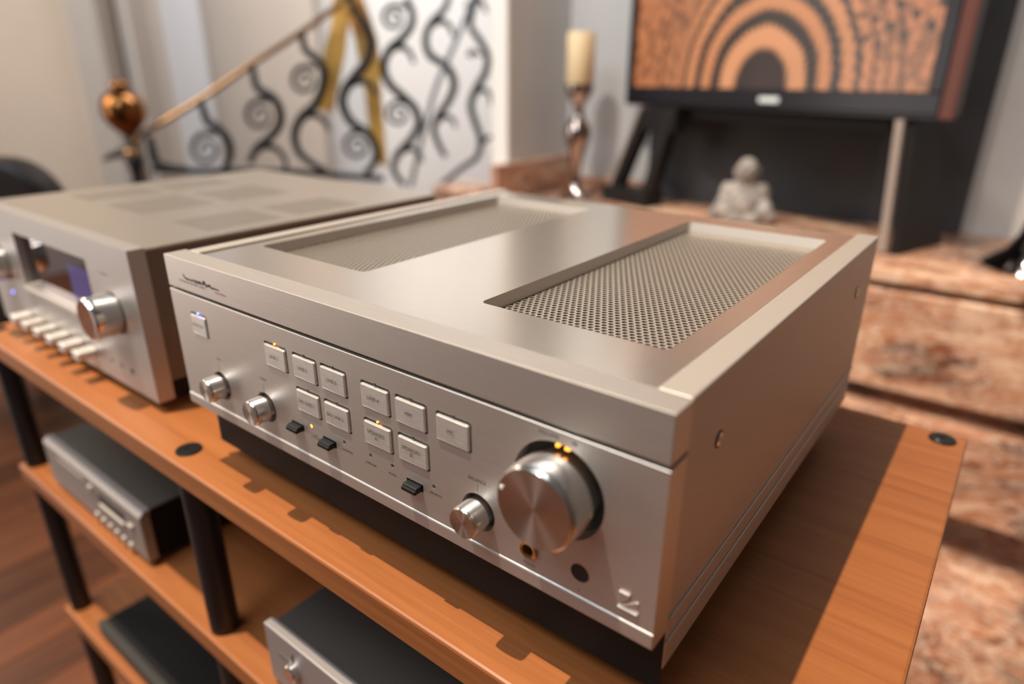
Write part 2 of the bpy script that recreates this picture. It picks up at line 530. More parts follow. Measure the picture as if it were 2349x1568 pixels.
YB = 2.09
wf = struct('wall_fireplace', MB().box(-0.98, 2.6, YB, YB + 0.12, FLOOR, 2.6), M['greywall'])
struct('wall_pier', MB().box(-1.045, -0.98, 1.715, YB + 0.12, FLOOR, 2.6), M['greywall'])
struct('pier_end_lit', MB().box(-1.049, -0.9795, 1.695, 1.7145, FLOOR, 2.6), M['white'], bevel=0.003)  # end face of the pier, its lit look put into white paint
struct('wall_right', MB().box(1.75, 1.85, -2.0, YB, FLOOR, 2.6), mat('dark_low_bounce_wall', (0.10, 0.075, 0.06), 0, 0.6))  # unseen wall, added and made dark to cut light on the amplifier side

struct('wall_left', MB().box(-4.4, -4.25, -3.4, 0.3, FLOOR, 2.6), M['cream'])
# hall and stairwell beyond, built as upright runs facing the room


def run(name, px0, px1, d, thick, m, z0=FLOOR, z1=2.8, struct_=True):
    a = at_dist((px0, 200), d); b = at_dist((px1, 200), d)
    c = (a + b) / 2 + FWD * thick / 2
    h = (z1 - z0) / 2
    mb = MB().obox((c.x, c.y, (z0 + z1) / 2), RGT * ((b - a).dot(RGT) / 2), FWD * (thick / 2), Vector((0, 0, h)))
    return struct(name, mb, m)


run('wall_hall', -700, 205, 4.1, 0.15, M['beige'])
run('wall_hall_return', 238, 372, 4.6, 0.15, M['beige'])
dr = run('door_1', 372, 480, 4.75, 0.05, M['coolwhite'], z1=1.9)
run('wall_landing', 480, 735, 4.9, 0.15, M['beige'])
run('wall_stairwell', 735, 1220, 5.25, 0.15, M['white'])
run('trim_2', 232, 246, 4.56, 0.05, M['cream'])
run('trim_3', 300, 318, 4.56, 0.05, M['cream'])
# ribbed curtain edge hanging at the end of the hall wall
a = at_dist((196, 200), 4.02)
cu = MB()
for k in range(5):
    p = a + RGT * (k * 0.028)
    cu.tube([(p.x, p.y, FLOOR + 0.03), (p.x, p.y, 0.4), (p.x, p.y, 2.5)], 0.018, 10, 1)
co_ = part('curtain', cu, M['curtain'], None, smooth=True)
centre_origin(co_, (a.x, a.y, FLOOR + 0.03))
tag(co_, 'narrow grey-beige pleated curtain hanging beside the beige hall wall', 'curtain')

# fireplace: stacked marble courses with a deep ledge
fp = thing('marble_fireplace', (0.3, 1.8, FLOOR), 'stepped fireplace base of polished red-brown marble slabs under the television', 'fireplace')
ZL = -0.1
part('ledge_slab', MB().box(-1.22, -0.981, 1.51, 1.694, ZL - 0.030, ZL), M['marble'], fp, 0.004)
xs = [-0.979, -0.62, 0.12, 0.85, 1.745]
for a, b in zip(xs[:-1], xs[1:]):
    part('ledge_slab', MB().box(a + 0.001, b - 0.001, 1.51, YB - 0.001, ZL - 0.030, ZL), M['marble'], fp, 0.004)
part('recess_joint', MB().box(-1.2, 1.745, 1.56, 1.69, ZL - 0.047, ZL - 0.0305), M['marble'], fp)
xs = [-1.22, -0.30, 0.20, 0.98, 1.745]
for a, b in zip(xs[:-1], xs[1:]):
    part('upper_slab', MB().box(a + 0.001, b - 0.001, 1.50, 1.62, -0.395, ZL - 0.0475), M['marble'], fp, 0.004)
part('recess_joint', MB().box(-1.2, 1.745, 1.585, 1.69, -0.445, -0.3955), M['marble'], fp)
xs = [-1.22, -0.52, 0.26, 0.95, 1.745]
for a, b in zip(xs[:-1], xs[1:]):
    part('lower_slab', MB().box(a + 0.001, b - 0.001, 1.47, 1.62, -0.665, -0.4455), M['marble'], fp, 0.004)
part('recess_joint', MB().box(-1.2, 1.745, 1.60, 1.69, -0.80, -0.6655), M['marble'], fp)
xs = [-1.22, -0.2, 0.40, 1.15, 1.745]
for a, b in zip(xs[:-1], xs[1:]):
    part('hearth_slab', MB().box(a + 0.0015, b - 0.0015, 0.72, 1.66, FLOOR, -0.8005), M['marble'], fp, 0.004)
# low marble upstands in the alcove
part('upstand', MB().box(-0.979, -0.95, 1.60, YB - 0.001, ZL, 0.035), M['marble'], fp, 0.003)
part('upstand', MB().box(-0.949, -0.61, YB - 0.026, YB - 0.001, ZL, -0.045), M['marble'], fp, 0.003)
part('corner_block', MB().box(-1.20, -0.985, 1.53, 1.69, ZL + 0.0002, -0.045), M['marble'], fp, 0.01)

pn = part('chimney_panel', MB().box(-0.605, 0.405, YB - 0.024, YB - 0.001, ZL + 0.0005, 2.3), M['slate'], None, 0.002)
centre_origin(pn, (-0.1, YB - 0.01, ZL + 0.0005))
tag(pn, 'tall dark slate chimney panel on the grey wall behind the television', 'wall panel')

# ------------------------------------------------------------------ television on its stand
TA = Vector((-0.666, 1.989, 0)); TD = Vector((0.9481, -0.318, 0)); TN = Vector((-0.318, -0.9481, 0))
tyaw = math.atan2(TD.y, TD.x)
tv = thing('television', (TA.x, TA.y, ZL), 'flat television with piano-black bezel showing orange concentric arches', 'television', rz=tyaw)


def T(u, n, z):      # television coordinates: along the screen, toward the room, height
    return TA + TD * u + TN * n + Vector((0, 0, z))


def tbox(u0, u1, n0, n1, z0, z1, mb=None):
    c = T((u0 + u1) / 2, (n0 + n1) / 2, (z0 + z1) / 2)
    return (mb or MB()).obox(c, TD * ((u1 - u0) / 2), TN * ((n1 - n0) / 2), Vector((0, 0, (z1 - z0) / 2)))


TOP = 1.0
part('housing', tbox(0.0, 1.075, -0.055, -0.012, 0.240, TOP), M['tvblack'], tv, 0.008)
part('bezel', tbox(0.0, 1.055, -0.0118, 0.008, 0.236, 0.291).copy() if False else tbox(0.012, 1.050, -0.0118, 0.006, 0.242, 0.292), M['tvblack'], tv, 0.003)
part('bezel', tbox(1.016, 1.050, -0.0118, 0.006, 0.2925, TOP - 0.03), M['tvblack'], tv, 0.003)
part('bezel', tbox(0.012, 0.020, -0.0118, 0.006, 0.2925, TOP - 0.03), M['tvblack'], tv, 0.002)
part('bezel', tbox(0.012, 1.050, -0.0118, 0.006, TOP - 0.0295, TOP - 0.004), M['tvblack'], tv, 0.003)
part('outer_trim', tbox(1.0505, 1.084, -0.0118, 0.004, 0.232, TOP), M['tvred'], tv, 0.003)
part('outer_trim', tbox(-0.006, 0.0115, -0.0118, 0.004, 0.232, TOP), M['tvblack'], tv, 0.003)
part('outer_trim', tbox(0.0118, 1.0502, -0.0118, 0.004, 0.232, 0.2415), M['tvblack'], tv, 0.002)
part('picture', tbox(0.0202, 1.0158, -0.0117, -0.008, 0.2922, TOP - 0.0302), M['screen'], tv)
part('badge', tbox(0.555, 0.622, 0.0061, 0.0085, 0.256, 0.271), M['badge'], tv, 0.006, 3)
part('mount_plate', tbox(0.40, 0.68, -0.075, -0.0555, 0.30, 0.6), M['tvblack'], tv, 0.004)

ts = thing('television_stand', (TA.x, TA.y, ZL), 'black trestle television stand with pale front edges on the marble ledge', 'television stand', rz=tyaw)


def leg(u, w, mirror):
    # splayed leg: front bar leaning, rear bar, foot bar, each a closed bar
    fb = T(u, 0.055, ZL); ft = T(u + 0.10 * mirror, 0.012, 0.230)
    bb = T(u + 0.02 * mirror, -0.22, ZL); bt = T(u + 0.10 * mirror, -0.085, 0.230)

    def bar(a, b, wv, th, m):
        d = (b - a); L = d.length / 2; d.normalize()
        s = TD.copy(); s = (s - d * s.dot(d)).normalized(); q = d.cross(s).normalized()
        return MB().obox((a + b) / 2, s * wv, q * th, d * L)
    return fb, ft, bb, bt, bar


# left frame: an open trapezoid seen through
fb, ft = T(-0.005, 0.05, ZL), T(0.115, 0.0, 0.231)
for (p0, p1, m, w_) in ((T(0.0, 0.030, ZL + 0.012), T(0.118, 0.0, 0.22), M['standblack'], 0.016),
                        (T(0.165, 0.03, ZL + 0.012), T(0.225, 0.0, 0.22), M['standblack'], 0.022)):
    d = (p1 - p0); L = d.length / 2; d.normalize(); s = (TD - d * TD.dot(d)).normalized(); q = d.cross(s).normalized()
    part('upright', MB().obox((p0 + p1) / 2, s * w_, q * 0.022, d * L), m, ts, 0.003)
p0, p1 = T(-0.021, 0.040, ZL + 0.008), T(0.098, 0.010, 0.225)
d = (p1 - p0); L = d.length / 2; d.normalize(); s = (TD - d * TD.dot(d)).normalized(); q = d.cross(s).normalized()
part('pale_edge', MB().obox((p0 + p1) / 2, s * 0.0045, q * 0.022, d * L), M['standwood'], ts, 0.002)
part('foot_bar', tbox(-0.03, 0.20, -0.012, 0.075, ZL + 0.0005, ZL + 0.055), M['standblack'], ts, 0.004)
part('top_block', tbox(0.10, 0.255, -0.03, 0.022, 0.150, 0.229), M['standblack'], ts, 0.004)
# right frame: a solid board seen from its pale front edge, running back
part('side_board', MB().add([T(1.004, -0.0045, ZL), T(1.026, -0.0045, ZL), T(1.026, -0.24, ZL), T(1.004, -0.24, ZL),
                             T(0.977, -0.0105, 0.229), T(0.999, -0.0105, 0.229), T(0.999, -0.11, 0.229), T(0.977, -0.11, 0.229)],
                            [(3, 2, 1, 0), (4, 5, 6, 7), (0, 1, 5, 4), (1, 2, 6, 5), (2, 3, 7, 6), (3, 0, 4, 7)]), M['standblack'], ts, 0.002)
p0, p1 = T(0.993, 0.004, ZL + 0.004), T(0.966, -0.002, 0.228)
d = (p1 - p0); L = d.length / 2; d.normalize(); s = (TD - d * TD.dot(d)).normalized(); q = d.cross(s).normalized()
part('pale_edge', MB().obox((p0 + p1) / 2, s * 0.010, q * 0.008, d * L), M['standwood'], ts, 0.002)
part('cross_rail', tbox(0.256, 0.930, -0.055, -0.03, 0.195, 0.229), M['standblack'], ts, 0.003)

# ------------------------------------------------------------------ things on the marble ledge


def candle_holder(c, label):
    o = thing('candle_holder', (c[0], c[1], ZL), label, 'candle holder')
    prof = [(0.062, 0.0), (0.064, 0.006), (0.058, 0.012), (0.030, 0.030), (0.018, 0.055), (0.015, 0.085), (0.020, 0.125), (0.034, 0.175),
            (0.046, 0.215), (0.049, 0.240), (0.041, 0.262), (0.024, 0.285), (0.017, 0.310), (0.021, 0.330), (0.034, 0.352), (0.046, 0.366), (0.049, 0.380), (0.049, 0.392)]
    part('stem', MB().lathe(prof, (c[0], c[1], ZL), 'z', 40), M['smokechrome'], o, smooth=True, ang=60)
    part('collar', MB().lathe([(0.026, 0.268), (0.030, 0.272), (0.030, 0.280), (0.026, 0.284)], (c[0], c[1], ZL), 'z', 40), M['chrome'], o, smooth=True)
    part('drip_plate', MB().lathe([(0.052, 0.3925), (0.055, 0.395), (0.055, 0.398), (0.050, 0.400)], (c[0], c[1], ZL), 'z', 40), M['smokechrome'], o, smooth=True)
    return o


candle_holder((-0.803, 1.885), 'smoked chrome turned candle holder carrying the ivory pillar candle')
cn = thing('pillar_candle', (-0.803, 1.885, ZL + 0.40), 'thick ivory pillar candle standing on the chrome holder left of the television', 'candle')
part('wax_body', MB().lathe([(0.046, 0), (0.048, 0.003), (0.048, 0.160), (0.046, 0.165), (0.040, 0.164), (0.030, 0.157), (0.006, 0.155)], (-0.803, 1.885, ZL + 0.4002), 'z', 40), M['wax'], cn, smooth=True)
part('wick', MB().tube([(-0.803, 1.885, ZL + 0.556), (-0.802, 1.885, ZL + 0.566), (-0.800, 1.886, ZL + 0.574)], 0.0012, 6, 3), M['black'], cn)

# tall turned holder cut by the right edge of the photograph
fh = thing('chrome_vase', (0.603, 1.745, ZL), 'dark curved chrome vase cut off by the right edge of the photograph', 'vase')
part('body', MB().lathe([(0.118, 0), (0.122, 0.004), (0.112, 0.014), (0.080, 0.040), (0.060, 0.080), (0.050, 0.13), (0.048, 0.18), (0.050, 0.22), (0.044, 0.255), (0.024, 0.290), (0.016, 0.32), (0.022, 0.345), (0.038, 0.36), (0.048, 0.372)],
                        (0.603, 1.745, ZL), 'z', 48), M['smokechrome'], fh, smooth=True, ang=60)
part('rim', MB().lathe([(0.049, 0.3725), (0.052, 0.376), (0.049, 0.380)], (0.603, 1.745, ZL), 'z', 40), M['chrome'], fh, smooth=True)


def ellipsoid(mb, c, r, rz=0.0, rx=0.0, seg=16, rings=10):
    R_ = Matrix.Rotation(rz, 3, 'Z') @ Matrix.Rotation(rx, 3, 'X')
    vs, fs = [], []
    c = Vector(c)
    for i in range(1, rings):
        t = math.pi * i / rings
        for k in range(seg):
            a = 2 * math.pi * k / seg
            vs.append(c + R_ @ Vector((r[0] * math.sin(t) * math.cos(a), r[1] * math.sin(t) * math.sin(a), r[2] * math.cos(t))))
    top = len(vs); vs.append(c + R_ @ Vector((0, 0, r[2])))
    bot = len(vs); vs.append(c + R_ @ Vector((0, 0, -r[2])))
    for i in range(rings - 2):
        for k in range(seg):
            k2 = (k + 1) % seg
            fs.append((i * seg + k, (i + 1) * seg + k, (i + 1) * seg + k2, i * seg + k2))
    for k in range(seg):
        k2 = (k + 1) % seg
        fs.append((top, k, k2)); fs.append((bot, (rings - 2) * seg + k2, (rings - 2) * seg + k))
    return mb.add(vs, fs)


# seated laughing stone figure, facing the room (local -Y is the front)
bx, by = -0.165, 1.86
bd = MB()
E_ = lambda c, r, rz=0.0, rx=0.0: ellipsoid(bd, c, r, rz, rx)
E_((0, 0.012, 0.062), (0.062, 0.050, 0.060))          # trunk
E_((0, -0.020, 0.052), (0.046, 0.040, 0.042))         # belly
E_((0, 0.008, 0.106), (0.046, 0.032, 0.030))          # shoulders
E_((0, -0.002, 0.130), (0.024, 0.024, 0.020))         # neck
E_((0, -0.008, 0.160), (0.031, 0.032, 0.036))         # head
E_((0, -0.012, 0.146), (0.030, 0.028, 0.020))         # jowls
E_((0, -0.040, 0.157), (0.006, 0.008, 0.007))         # nose
E_((-0.032, 0.0, 0.150), (0.007, 0.010, 0.020)); E_((0.032, 0.0, 0.150), (0.007, 0.010, 0.020))   # ears
E_((-0.012, -0.034, 0.168), (0.009, 0.006, 0.004)); E_((0.012, -0.034, 0.168), (0.009, 0.006, 0.004))  # brows
E_((-0.054, 0.002, 0.080), (0.022, 0.024, 0.040), 0, 0.1); E_((0.054, 0.002, 0.080), (0.022, 0.024, 0.040), 0, 0.1)   # upper arms
E_((-0.066, -0.022, 0.050), (0.021, 0.038, 0.022), -0.35, 0.5); E_((0.066, -0.022, 0.050), (0.021, 0.038, 0.022), 0.35, 0.5)  # forearms
E_((-0.052, -0.052, 0.040), (0.015, 0.016, 0.013)); E_((0.052, -0.052, 0.040), (0.015, 0.016, 0.013))     # hands
E_((-0.060, -0.020, 0.024), (0.046, 0.036, 0.024), 0.4); E_((0.060, -0.020, 0.024), (0.046, 0.036, 0.024), -0.4)   # thighs
E_((-0.030, -0.054, 0.016), (0.036, 0.016, 0.015), -0.3); E_((0.030, -0.054, 0.016), (0.036, 0.016, 0.015), 0.3)   # shins
E_((0, 0.0, 0.010), (0.092, 0.062, 0.012))            # robe hem
st = thing('stone_figure', (bx, by, ZL), 'small grey stone figure of a seated laughing monk below the television', 'statue', rz=0.30)
me = bd.mesh('body')
bo = bpy.data.objects.new('body', me); link(bo); bo.parent = st
me.materials.append(M['stone'])
rm = bo.modifiers.new('remesh', 'REMESH'); rm.mode = 'VOXEL'; rm.voxel_size = 0.0032; rm.use_smooth_shade = True
sm = bo.modifiers.new('smooth', 'SMOOTH'); sm.factor = 0.5; sm.iterations = 2
for v in me.vertices:
    v.co.z = max(v.co.z, 0.0)

# ------------------------------------------------------------------ staircase railing and hall furniture
RD = 3.3
rl = thing('stair_railing', at_dist((300, 400), RD).xy.to_3d() + Vector((0, 0, FLOOR)), 'wrought-iron scroll stair railing with a brass handrail and ball newel', 'railing')


def path(pxs, d=RD):
    if not isinstance(d, (list, tuple)): d = [d] * len(pxs)
    return [at_dist(q, dd) for q, dd in zip(pxs, d)]


part('handrail', MB().tube(path([(292, 345), (318, 318), (345, 297), (460, 228), (580, 146), (700, 68), (800, -8), (850, -60)]), [0.012, 0.0135, 0.0135, 0.0135, 0.0135, 0.0135, 0.0135, 0.0135], 12, 5), M['brass'], rl, smooth=True, ang=70)
nb = at_dist((284, 252), RD)
part('newel_ball', MB().lathe([(0.012, -0.125), (0.034, -0.108), (0.058, -0.086), (0.082, -0.058), (0.096, -0.028), (0.100, 0.000), (0.095, 0.032), (0.078, 0.064), (0.054, 0.084), (0.036, 0.088), (0.040, 0.100), (0.038, 0.120), (0.020, 0.132), (0.004, 0.134)],
                              nb, 'z', 36), M['brassdark'], rl, smooth=True, ang=70)
part('newel_post', MB().lathe([(0.045, FLOOR - nb.z), (0.045, FLOOR + 0.03 - nb.z), (0.026, FLOOR + 0.05 - nb.z), (0.024, -0.30), (0.028, -0.26), (0.040, -0.245), (0.040, -0.225), (0.024, -0.20), (0.016, -0.126)], nb, 'z', 24), M['iron'], rl, smooth=True)
nc = at_dist((302, 352), RD)
part('newel_boss', MB().lathe([(0.012, -0.030), (0.032, -0.015), (0.034, 0.010), (0.020, 0.028)], nc, 'z', 24), M['brass'], rl, smooth=True, ang=70)
part('scroll_arm', MB().tube(path([(305, 350), (285, 350), (262, 355), (238, 366)]), [0.022, 0.024, 0.018, 0.008], 8), M['iron'], rl, smooth=True, ang=70)


def spiral(cx, cy, R0, a0, turns, sgn=1, sq=1.0, n=26):
    pts = []
    for k in range(n):
        t = k / (n - 1)
        a = math.radians(a0) + sgn * 2 * math.pi * turns * t
        r = R0 * (1 - 0.86 * t)
        pts.append((cx + r * math.cos(a) * sq, cy + r * math.sin(a)))
    return pts


def baluster(pts, d=RD, r=0.0195, sp=None, hooks=(), sq=1.0):
    n = len(pts)
    rad = [r * (0.8 + 0.35 * math.sin(math.pi * k / (n - 1))) for k in range(n)]
    b = part('baluster', MB().tube(path(pts, d), rad, 8, 5), M['iron'], rl, smooth=True, ang=70)
    for s in (sp or ()):
        q = spiral(*s, sq=sq)
        part('scroll', MB().tube(path(q, d), [0.0125 * (1 - 0.45 * k / (len(q) - 1)) for k in range(len(q))], 8, 2), M['iron'], b, smooth=True, ang=70)
    for h in hooks:
        q = path(h, d)
        part('hook', MB().tube(q, [r * (1.05 - 0.55 * k / (len(q) - 1)) for k in range(len(q))], 8, 5), M['iron'], b, smooth=True, ang=70)
    return b


baluster([(342, 312), (350, 345), (358, 370), (385, 384), (430, 388)], sp=())
baluster([(460, 232), (470, 262), (478, 280), (505, 298), (524, 325), (528, 355), (515, 385)], sp=[(474, 343, 40, -60, 1.6, -1)])
baluster([(578, 150), (585, 185), (594, 205), (624, 222), (641, 250), (642, 282), (622, 312), (590, 338), (573, 372)], sp=[(597, 265, 38, -60, 1.6, -1)], hooks=[[(585, 345), (605, 335), (632, 340), (652, 362), (656, 388)]])
baluster([(692, 74), (700, 112), (722, 132), (741, 158), (740, 200), (722, 240), (692, 268), (676, 305), (684, 345), (712, 372), (748, 392)], sp=[(700, 185, 36, -50, 1.6, -1)], hooks=[[(690, 272), (712, 262), (738, 272), (756, 300)]])
baluster([(802, -5), (818, 35), (838, 62), (850, 98), (842, 140), (816, 172), (792, 205), (786, 240), (806, 280), (842, 305), (862, 340), (858, 375), (838, 398)], sp=[(820, 335, 36, -40, 1.6, -1)], hooks=[[(795, 200), (818, 187), (846, 192), (866, 220)]])
baluster([(930, -6), (945, 25), (944, 58), (922, 88), (893, 115), (880, 152), (893, 192), (925, 222), (952, 250), (960, 285), (942, 320), (914, 352), (903, 390), (928, 425)], d=3.5, r=0.0185, sp=[(905, 42, 32, -40, 1.5, -1), (915, 262, 32, -40, 1.5, -1)], hooks=[[(897, 112), (918, 106), (938, 118), (950, 145)], [(908, 356), (930, 342), (958, 346), (968, 372)]])
baluster([(1030, -10), (1020, 20), (990, 52), (976, 88), (985, 125), (1010, 142), (1032, 162), (1042, 195), (1030, 230), (1008, 262), (995, 295), (1006, 330), (1022, 360)], d=3.8, r=0.0185, hooks=[[(990, 55), (1012, 48), (1032, 60), (1040, 85)], [(998, 280), (1015, 268), (1034, 270), (1046, 292)]])
baluster([(1100, -8), (1086, 20), (1080, 60), (1100, 92), (1118, 128), (1114, 165), (1094, 200), (1080, 240), (1090, 280), (1102, 320), (1094, 360), (1060, 385), (1010, 425)], d=4.1, r=0.0185, hooks=[[(1070, 20), (1085, 2), (1106, 6), (1116, 30)], [(1084, 222), (1100, 206), (1120, 212), (1130, 245)], [(1076, 130), (1084, 118), (1104, 128)], [(1100, 330), (1116, 318), (1132, 312)]])
part('steel_bar', MB().tube(path([(1092, -20), (1062, 55), (1030, 130), (1000, 200), (972, 300), (942, 428)], 3.65), 0.0125, 8, 4), M['greysteel'], rl, smooth=True, ang=70)
part('bottom_rail', MB().tube(path([(350, 388), (430, 392), (560, 392), (700, 396), (880, 410)]), 0.016, 8, 4), M['iron'], rl, smooth=True, ang=70)

gc = thing('gold_drape', at_dist((800, 5), RD + 0.06), 'ochre gold satin cloth hanging in two tails behind the stair railing', 'drape')


def ribbon(pl, pr, d, th=0.012):
    A_, B_ = path(pl, d), path(pr, d)
    n = len(A_)
    vs = []
    for k in range(n):
        w = 0.02 * math.sin(k * 1.9)
        for P_ in (A_[k] + FWD * w, B_[k] - FWD * w): vs.append(P_)
    for k in range(n):
        w = 0.02 * math.sin(k * 1.9)
        for P_ in (A_[k] + FWD * (w + th), B_[k] - FWD * (w - th)): vs.append(P_)
    fs = []
    for k in range(n - 1):
        i0 = 2 * k; j0 = 2 * n + 2 * k
        fs += [(i0, i0 + 1, i0 + 3, i0 + 2), (j0, j0 + 2, j0 + 3, j0 + 1), (i0, i0 + 2, j0 + 2, j0), (i0 + 1, j0 + 1, j0 + 3, i0 + 3)]
    fs += [(0, 2 * n, 2 * n + 1, 1), (2 * n - 2, 2 * n - 1, 4 * n - 1, 4 * n - 2)]
    return MB().add(vs, fs)


part('tail', ribbon([(764, -20), (758, 50), (745, 120), (734, 180), (718, 250)], [(820, -20), (802, 50), (790, 120), (778, 180), (764, 258)], RD + 0.10), M['goldcloth'], gc, smooth=True)
part('tail', ribbon([(782, -20), (796, 40), (815, 90), (826, 150), (836, 220), (847, 300), (862, 370)], [(826, -20), (850, 40), (864, 90), (870, 150), (876, 220), (881, 300), (886, 385)], RD + 0.16), M['goldcloth'], gc, smooth=True)
part('knot', ribbon([(764, -26), (768, 5), (776, 22)], [(826, -26), (822, 5), (812, 22)], RD + 0.07), M['goldcloth'], gc, smooth=True)

# tub chair behind the left component
CD_ = 2.0
rc = at_dist((106, 458), CD_)
ch = thing('tub_chair', (rc.x - RGT.x * 0.33, rc.y - RGT.y * 0.33, FLOOR), 'dark brown leather tub chair with rounded back at the left edge', 'armchair', rz=YAW)
pr_ = rrect(-0.66, 0.0, 0.30, (at_dist((10, 366), CD_).z) - FLOOR, 0.16, 8)


def cbox(u0, u1, w0, w1, z0, z1):
    c = rc + RGT * ((u0 + u1) / 2) + FWD * ((w0 + w1) / 2)
    return MB().obox((c.x, c.y, FLOOR + (z0 + z1) / 2), RGT * ((u1 - u0) / 2), FWD * ((w1 - w0) / 2), Vector((0, 0, (z1 - z0) / 2)))


bk = MB()
n = len(pr_)
vs = [rc.xy.to_3d() + RGT * p[0] + FWD * w + Vector((0, 0, FLOOR + p[1])) for w in (0.0, 0.13) for p in pr_]
bk.add(vs, [tuple(range(n))[::-1], tuple(range(n, 2 * n))] + [(i, (i + 1) % n, n + (i + 1) % n, n + i) for i in range(n)])
part('backrest', bk, M['leather'], ch, 0.03, 3)
part('seat', cbox(-0.60, -0.06, 0.1305, 0.65, 0.30, 0.46), M['leather'], ch, 0.03, 3)
part('armrest', cbox(-0.72, -0.602, 0.05, 0.66, 0.22, 0.62), M['leather'], ch, 0.04, 3)
part('armrest', cbox(-0.058, 0.06, 0.1305, 0.66, 0.22, 0.62), M['leather'], ch, 0.04, 3)
for u in (-0.66, -0.03):
    for w in (0.08, 0.58):
        part('leg', cbox(u, u + 0.05, w, w + 0.05, 0.0, 0.30 if w < .1 else 0.219), M['rackpole'], ch, 0.004)

# ------------------------------------------------------------------ equipment rack
X0, X1, Y0, Y1 = -0.565, 0.5449, -0.0183, 0.4731
rk = thing('equipment_rack', (0.0, 0.23, FLOOR), 'low hi-fi rack with cherry shelves on round black poles', 'shelving')
TH = 0.025
levels = [0.0, -0.214, -0.488, -0.80]
for z in levels:
    part('shelf', MB().box(X0, X1, Y0, Y1, z - TH, z), M['cherry'], rk, 0.0022, 2)
cols = [(-0.545, 0.0012), (-0.030, 0.0012), (0.525, 0.0012), (-0.545, 0.4576), (-0.030, 0.4576), (0.525, 0.4576)]
for (cx, cy) in cols:
    for a, b in zip(levels[:-1], levels[1:]):
        part('pole', MB().lathe([(0.0145, b + 0.0002), (0.0145, a - TH - 0.0002)], (cx, cy, 0), 'z', 32), M['rackpole'], rk, smooth=True)
    part('foot', MB().lathe([(0.012, FLOOR), (0.0145, FLOOR + 0.004), (0.0145, levels[-1] - TH)], (cx, cy, 0), 'z', 24), M['rackpole'], rk, smooth=True)
    cp = part('cap', MB().lathe([(0.0118, 0.0), (0.0118, 0.0010), (0.0112, 0.0016), (0.0030, 0.0016), (0.0026, 0.0008), (0.0005, 0.0008)], (cx, cy, 0.0002), 'z', 40), M['plastic'], rk, smooth=True)
    part('cap_dimple', MB().lathe([(0.0014, 0.0), (0.0012, 0.0004)], (cx - 0.0035, cy - 0.0075, 0.0018), 'z', 12), M['chrome'] if (cx > 0.5 and cy > 0.3) else M['plastic'], cp)

# ------------------------------------------------------------------ integrated amplifier (main subject)
AW, ZT = 0.44, 0.193
am = thing('integrated_amplifier', (0.22, 0.22, 0.0), 'silver integrated amplifier with perforated top vents and large volume knob', 'amplifier')
ZG, ZF, ZLIP = 0.1646, 0.0712, 0.0603

# lower fascia with all pockets cut
base = MB().prism([(0.0, ZF), (0.0, ZG - 0.0003), (0.0003, ZG), (0.018, ZG), (0.018, ZLIP), (0.0008, ZLIP), (-0.0008, ZLIP + 0.002), (-0.0008, ZF - 0.0010), (-0.0004, ZF - 0.0003)], 'x', 0.0, AW)
cut = MB()
BTN = [('LINE-1', 0.1284, 0.1310, 1), ('LINE-2', 0.1616, 0.1310, 0), ('LINE-3', 0.1921, 0.1310, 0), ('LINE-4', 0.2325, 0.1306, 0), ('MM', 0.2636, 0.1302, 0), ('MC', 0.2974, 0.1300, 0),
       ('BAL LINE-1', 0.1614, 0.1050, 0), ('BAL LINE-2', 0.1923, 0.1050, 0), ('SPEAKERS\nA', 0.2325, 0.1044, 1), ('SPEAKERS\nB', 0.2639, 0.1044, 0)]
BWID, BHGT = 0.0270, 0.0193
for (s, bx0, bz0, on) in BTN:
    cut.prism(rrect(bx0, bx0 + BWID, bz0, bz0 + BHGT, 0.0016), 'y', -0.004, 0.006)
    xc = bx0 + BWID / 2
    cut.box(xc - 0.0012, xc + 0.0012, -0.004, 0.0025, bz0 + BHGT - 0.0004, bz0 + BHGT + 0.0008)
PBX, PBZ = 0.0272, 0.1316
cut.prism(rrect(PBX, PBX + 0.0240, PBZ, PBZ + 0.0190, 0.0014), 'y', -0.004, 0.006)
SLD = [(0.1575, 0.0905), (0.1935, 0.0900), (0.2766, 0.0896)]
for (sx, sz) in SLD:
    cut.box(sx - 0.0072, sx + 0.0072, -0.004, 0.005, sz - 0.0026, sz + 0.0030)
LEDH = [(0.1740, 0.0962, 1), (0.2099, 0.0960, 0), (0.2362, 0.0958, 0), (0.2568, 0.0959, 0), (0.2930, 0.0955, 0)]
for (lx, lz, on) in LEDH:
    cut.lathe([(0.0015, -0.004), (0.0015, 0.003)], (lx, 0, lz), 'y', 16)
KN = [(0.0575, 0.0932), (0.1190, 0.0935), (0.3280, 0.0930)]
for (kx, kz) in KN:
    cut.lathe([(0.0122, -0.004), (0.0122, 0.009)], (kx, 0, kz), 'y', 40)
VX, VZ = 0.3812, 0.1300
cut.lathe([(0.0278, -0.004), (0.0278, 0.012)], (VX, 0, VZ), 'y', 64)
cut.lathe([(0.0058, -0.004), (0.0058, 0.006)], (0.3645, 0, 0.0854), 'y', 32)
cut.lathe([(0.0056, -0.004), (0.0056, 0.003)], (0.3970, 0, 0.0861), 'y', 32)
lower = part('fascia', bool_cut(base, cut), M['front_alu'], am)

part('upper_band', MB().box(0.0, AW, 0.0, 0.0188, 0.1671, ZT), M['front_alu'], am, 0.0005, 2)
part('groove_strip', MB().box(0.0015, AW - 0.0004, 0.0040, 0.0186, ZG + 0.0001, 0.1670), M['groove'], am)
# pocket floors behind the fascia
part('switch_board', MB().box(0.004, AW - 0.004, 0.0181, 0.0191, ZLIP + 0.001, 0.1640), M['inner'], am)

